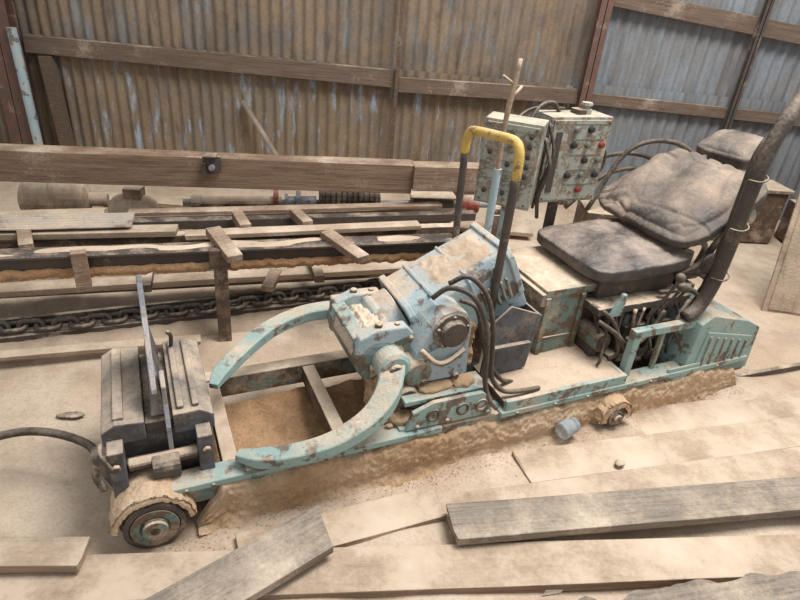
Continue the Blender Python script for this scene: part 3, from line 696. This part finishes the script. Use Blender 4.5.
plank("board",cw(-.8,.64),cw(.3,.66),.10,.03,WL,.345,.35,"sawdust covered board resting on the conveyor")
plank("board",cw(.4,.72),cw(2.2,.74),.07,.02,WB,.335,.335,"brown dusty board resting along the conveyor")
plank("board",cw(-.8,.16),cw(1.9,.20),.09,.03,WL,.185,.185,"long dusty board below the conveyor rail")
plank("board",cw(-.9,-.13),cw(.75,-.12),.06,.02,WF,.03,.03,"narrow dusty board lying under the conveyor rail")
b=B(); vs=[];n=36
for i in range(n+1):
    y=-.10+.2*i/n; z=.010*math.sin(i*math.pi/3); vs+=[(0,y,z),(1.2,y,z)]
b.add(vs,[(2*i,2*i+1,2*i+3,2*i+2) for i in range(n)],dusty("rusty_roof_sheet",(164,156,144),(130,108,90),.35,.15,.3,sc=4),True)
x,y=cw(-.75,.50); o=b.obj("corrugated_sheet",None,0,(x,y,.392),(0,0,CVA),label="short strip of corrugated roofing lying on boards",category="corrugated sheet"); sm=o.modifiers.new("thick",'SOLIDIFY'); sm.thickness=.003
# drive shaft behind the beam
SH=empty("drive_shaft",(-1.4,3.44,.235),rad(12),label="rusty drive shaft with ribbed drum and red flanges",category="drive shaft")
b=B(); b.cyl((0,0,0),(2.1,0,.04),.024,SILV); b.cyl((.1,0,0),(.6,0,.01),.045,RUST); b.obj("shaft",SH,0)
b=B(); b.lathe((.62,0,.012),(1,0,0),[(0,.06),(.02,.06),(.02,.045),(.07,.045),(.07,.08),(.10,.08),(.10,.05),(.2,.05)],SILV,24); b.obj("coupling",SH,.002,label="bare steel coupling")
prf=[(0,.095)]
for i in range(11): prf+=[(i*.035,.115),(i*.035+.024,.115),(i*.035+.024,.10),(i*.035+.035,.10)]
b=B(); b.lathe((.84,0,.02),(1,0,0),prf,dusty("dark_gear_steel",(78,64,56),(50,44,42),.5,.05,.4),24); b.obj("drum",SH,0,label="dark brown ribbed drum")
b=B(); b.lathe((.55,0,.01),(1,0,0),[(0,.04),(0,.085),(.03,.085),(.03,.04)],REDP,24); b.obj("flange",SH,.002,label="red painted flange")
b=B(); b.lathe((1.76,0,.035),(1,0,0),[(0,.04),(0,.085),(.03,.085),(.03,.06),(.14,.06)],REDP,24); b.obj("flange",SH,.002,label="red painted flange")
for u in (.05,.45,1.4,2.0):
    b=B(); b.box((u,-.06,-.25),(u+.06,.06,-.02),RUST); b.lathe((u,0,0),(1,0,0),[(0,.05),(.06,.05)],RUST,16); b.obj("bearing_stand",SH,.003)
b=B(); b.box((1.45,-.05,-.25),(1.72,.08,.08),DARK); b.box((1.43,-.06,.08),(1.74,.09,.095),RUST); b.obj("gearbox",SH,.006)
DR=dusty("dust_covered_steel",(104,88,74),(76,62,54),.8,.45,.4,amp=1.8)
def emotor(x,y,z,r,l,rz,m):
    b=B(); prf=[(0,r*.55),(.02,r*.8),(.05,r*.95),(.08,r),(l*.5,r),(l*.52,r*1.05),(l*.6,r*1.05),(l*.62,r),(l-.04,r*.96),(l,r*.7),(l+.02,r*.3),(l+.12,r*.25)]
    b.lathe((0,0,0),(1,0,0),prf,m,28); b.box((.05,-r,-z),(l-.02,r,-z+.03),m); b.box((.08,-r*.5,-z),(l-.06,r*.5,-r*.5),m); b.box((.1,-.05,r*.9),(.2,.05,r+.05),m)
    b.obj("electric_motor",None,.002,(x,y,z),(0,0,rz),label="dust covered electric motor behind the timber beam",category="motor")
emotor(-2.35,3.34,.20,.15,.36,.25,DR); emotor(-1.82,3.36,.17,.11,.26,.1,DR)
b=B(); dx,dy,dz=.35,.2,.30; b.box((-dx/2,-dy/2,0),(dx/2,dy/2,dz),RUST); b.box((-dx/2-.02,-dy/2-.02,dz*.6),(dx/2+.02,dy/2+.02,dz*.66),RUST); b.cyl((0,-dy/2-.03,dz*.4),(0,dy/2+.03,dz*.4),dz*.25,DARK); b.cyl((dx*.3,0,dz),(dx*.3,0,dz+.05),.02,DARK)
b.obj("gear_box",None,.005,(.30,4.3,0),(0,0,.3),label="rusty gear box near the shaft end",category="gear box")
o=plank("scrap_board",(0,0),(.75,0),.06,.02,WG,0,0,"broken board leaning among scrap by the corrugated wall","board"); o.location=(-1.0,4.7,.02); o.rotation_euler=(.3,-.8,2.6)
plank("board",(-2.6,3.88),(.9,4.03),.14,.03,WL,.02,.02,"dusty plank walkway behind the conveyor")
plank("board",(.35,3.15),(1.2,3.45),.14,.03,WL,.08,.10,"sawdust covered plank behind the operator seat")
# stuff at right
pl=[(0,0),(.80,0),(.84,.6),(.76,.86),(.58,1.0),(.32,1.06),(.12,1.02),(.02,.86)]
PLM=dusty("dusty_tan_plate",(156,136,116),(122,104,88),.4,.3,.4,sc=4)
b=B(); b.prism(pl,-.008,.008,PLM,'v'); b.prism([(x*.93+.03,z*.93+.03) for x,z in pl],-.016,-.008,PLM,'v')
b.obj("steel_plate",None,.003,(2.20,3.22,-.03),(rad(-14),0,rad(-8)),label="large dusty tan curved steel plate leaning beside the carriage end",category="steel plate")
for i in range(6):
    plank("board",(2.95,4.14+.02*i),(4.4,4.45),.16,.035,WL if i%2 else WG,.32+i*.07,.32+i*.07,"grey board in a stack near the wall","plank",group="stacked boards by the wall")
for i in range(5):
    for u in (3.1,3.9):
        b=B(); b.box((-.03,-.08,0),(.03,.08,.033),WD); b.obj("timber_spacer",None,.003,(u,4.26+.03*i,.356+i*.07),label="small timber spacer between stacked boards",category="timber spacer",group="spacers in the board stack")
b=B(); b.box((2.95,4.05,0),(4.3,4.55,.31),RUST); b.obj("steel_bin",None,.005,label="rusty steel bin carrying stacked boards",category="bin")
HU=empty("hydraulic_unit",(1.55,3.95,0),0,label="rusty hydraulic unit with hoses behind the seat",category="hydraulic unit")
b=B(); b.box((-.35,-.15,0),(.35,.15,.3),RUST); b.cyl((-.25,-.17,.2),(.25,-.17,.2),.06,DARK); b.box((-.2,-.1,.3),(.1,.1,.42),TEALD); b.obj("tank",HU,.005)
for p in [[(-.55,-.05,.4),(-.3,.05,.62),(0,.05,.66),(.25,-.05,.5),(.35,-.15,.2)],[(-.5,-.1,.3),(-.25,-.05,.55),(.05,0,.56),(.3,-.15,.3)],[(-.35,-.1,.3),(-.15,-.05,.72),(.2,0,.76),(.45,-.1,.5),(.5,-.1,.2)]]:
    b=B(); b.tube([Vector(q) for q in p],.016,BLACK,10,8); b.obj("rubber_hose",HU,0)
b=B(); b.box((-.5,-.12,0),(.5,.12,.40),RUST); b.box((-.52,-.14,.40),(.52,.14,.43),DR); b.cyl((-.3,-.13,.25),(-.3,-.20,.25),.09,DARK); b.cyl((.2,-.13,.22),(.2,-.18,.22),.07,TEALD)
b.obj("machine_cabinet",None,.005,(2.30,4.42,0),(0,0,.1),label="low rusty machine cabinet standing by the wall",category="cabinet")

# ---------------------------------------------------------------- light
w=bpy.data.worlds.new("World"); scene.world=w; w.use_nodes=True; nt=w.node_tree
bg=nt.nodes["Background"]; bg.inputs[0].default_value=(.86,.93,1,1); bg.inputs[1].default_value=.70
def area(name,loc,rot,size,energy,col):
    l=bpy.data.lights.new(name,'AREA'); l.shape='RECTANGLE'; l.size,l.size_y=size; l.energy=energy; l.color=col
    o=bpy.data.objects.new(name,l); COL.objects.link(o); o.location=loc; o.rotation_euler=rot; return o
area("overhead_area_light",(1.4,2.2,4.4),(rad(-2),rad(10),0),(2.4,1.8),310,(.94,.97,1))  # area lamp added overhead as soft daylight
# ---------------------------------------------------------------- camera
H=1.6; th=rad(29); r=rad(5.5)
R0=Vector((1,0,0));U0=Vector((0,math.sin(th),math.cos(th)));F=Vector((0,math.cos(th),-math.sin(th)))
R=R0*math.cos(r)+U0*math.sin(r);U=-R0*math.sin(r)+U0*math.cos(r)
cam=bpy.data.cameras.new("camera");co=bpy.data.objects.new("camera",cam);COL.objects.link(co)
M=Matrix((R,U,-F)).transposed().to_4x4();M.translation=Vector((0,0,H));co.matrix_world=M;cam.lens=26.55
scene.camera=co
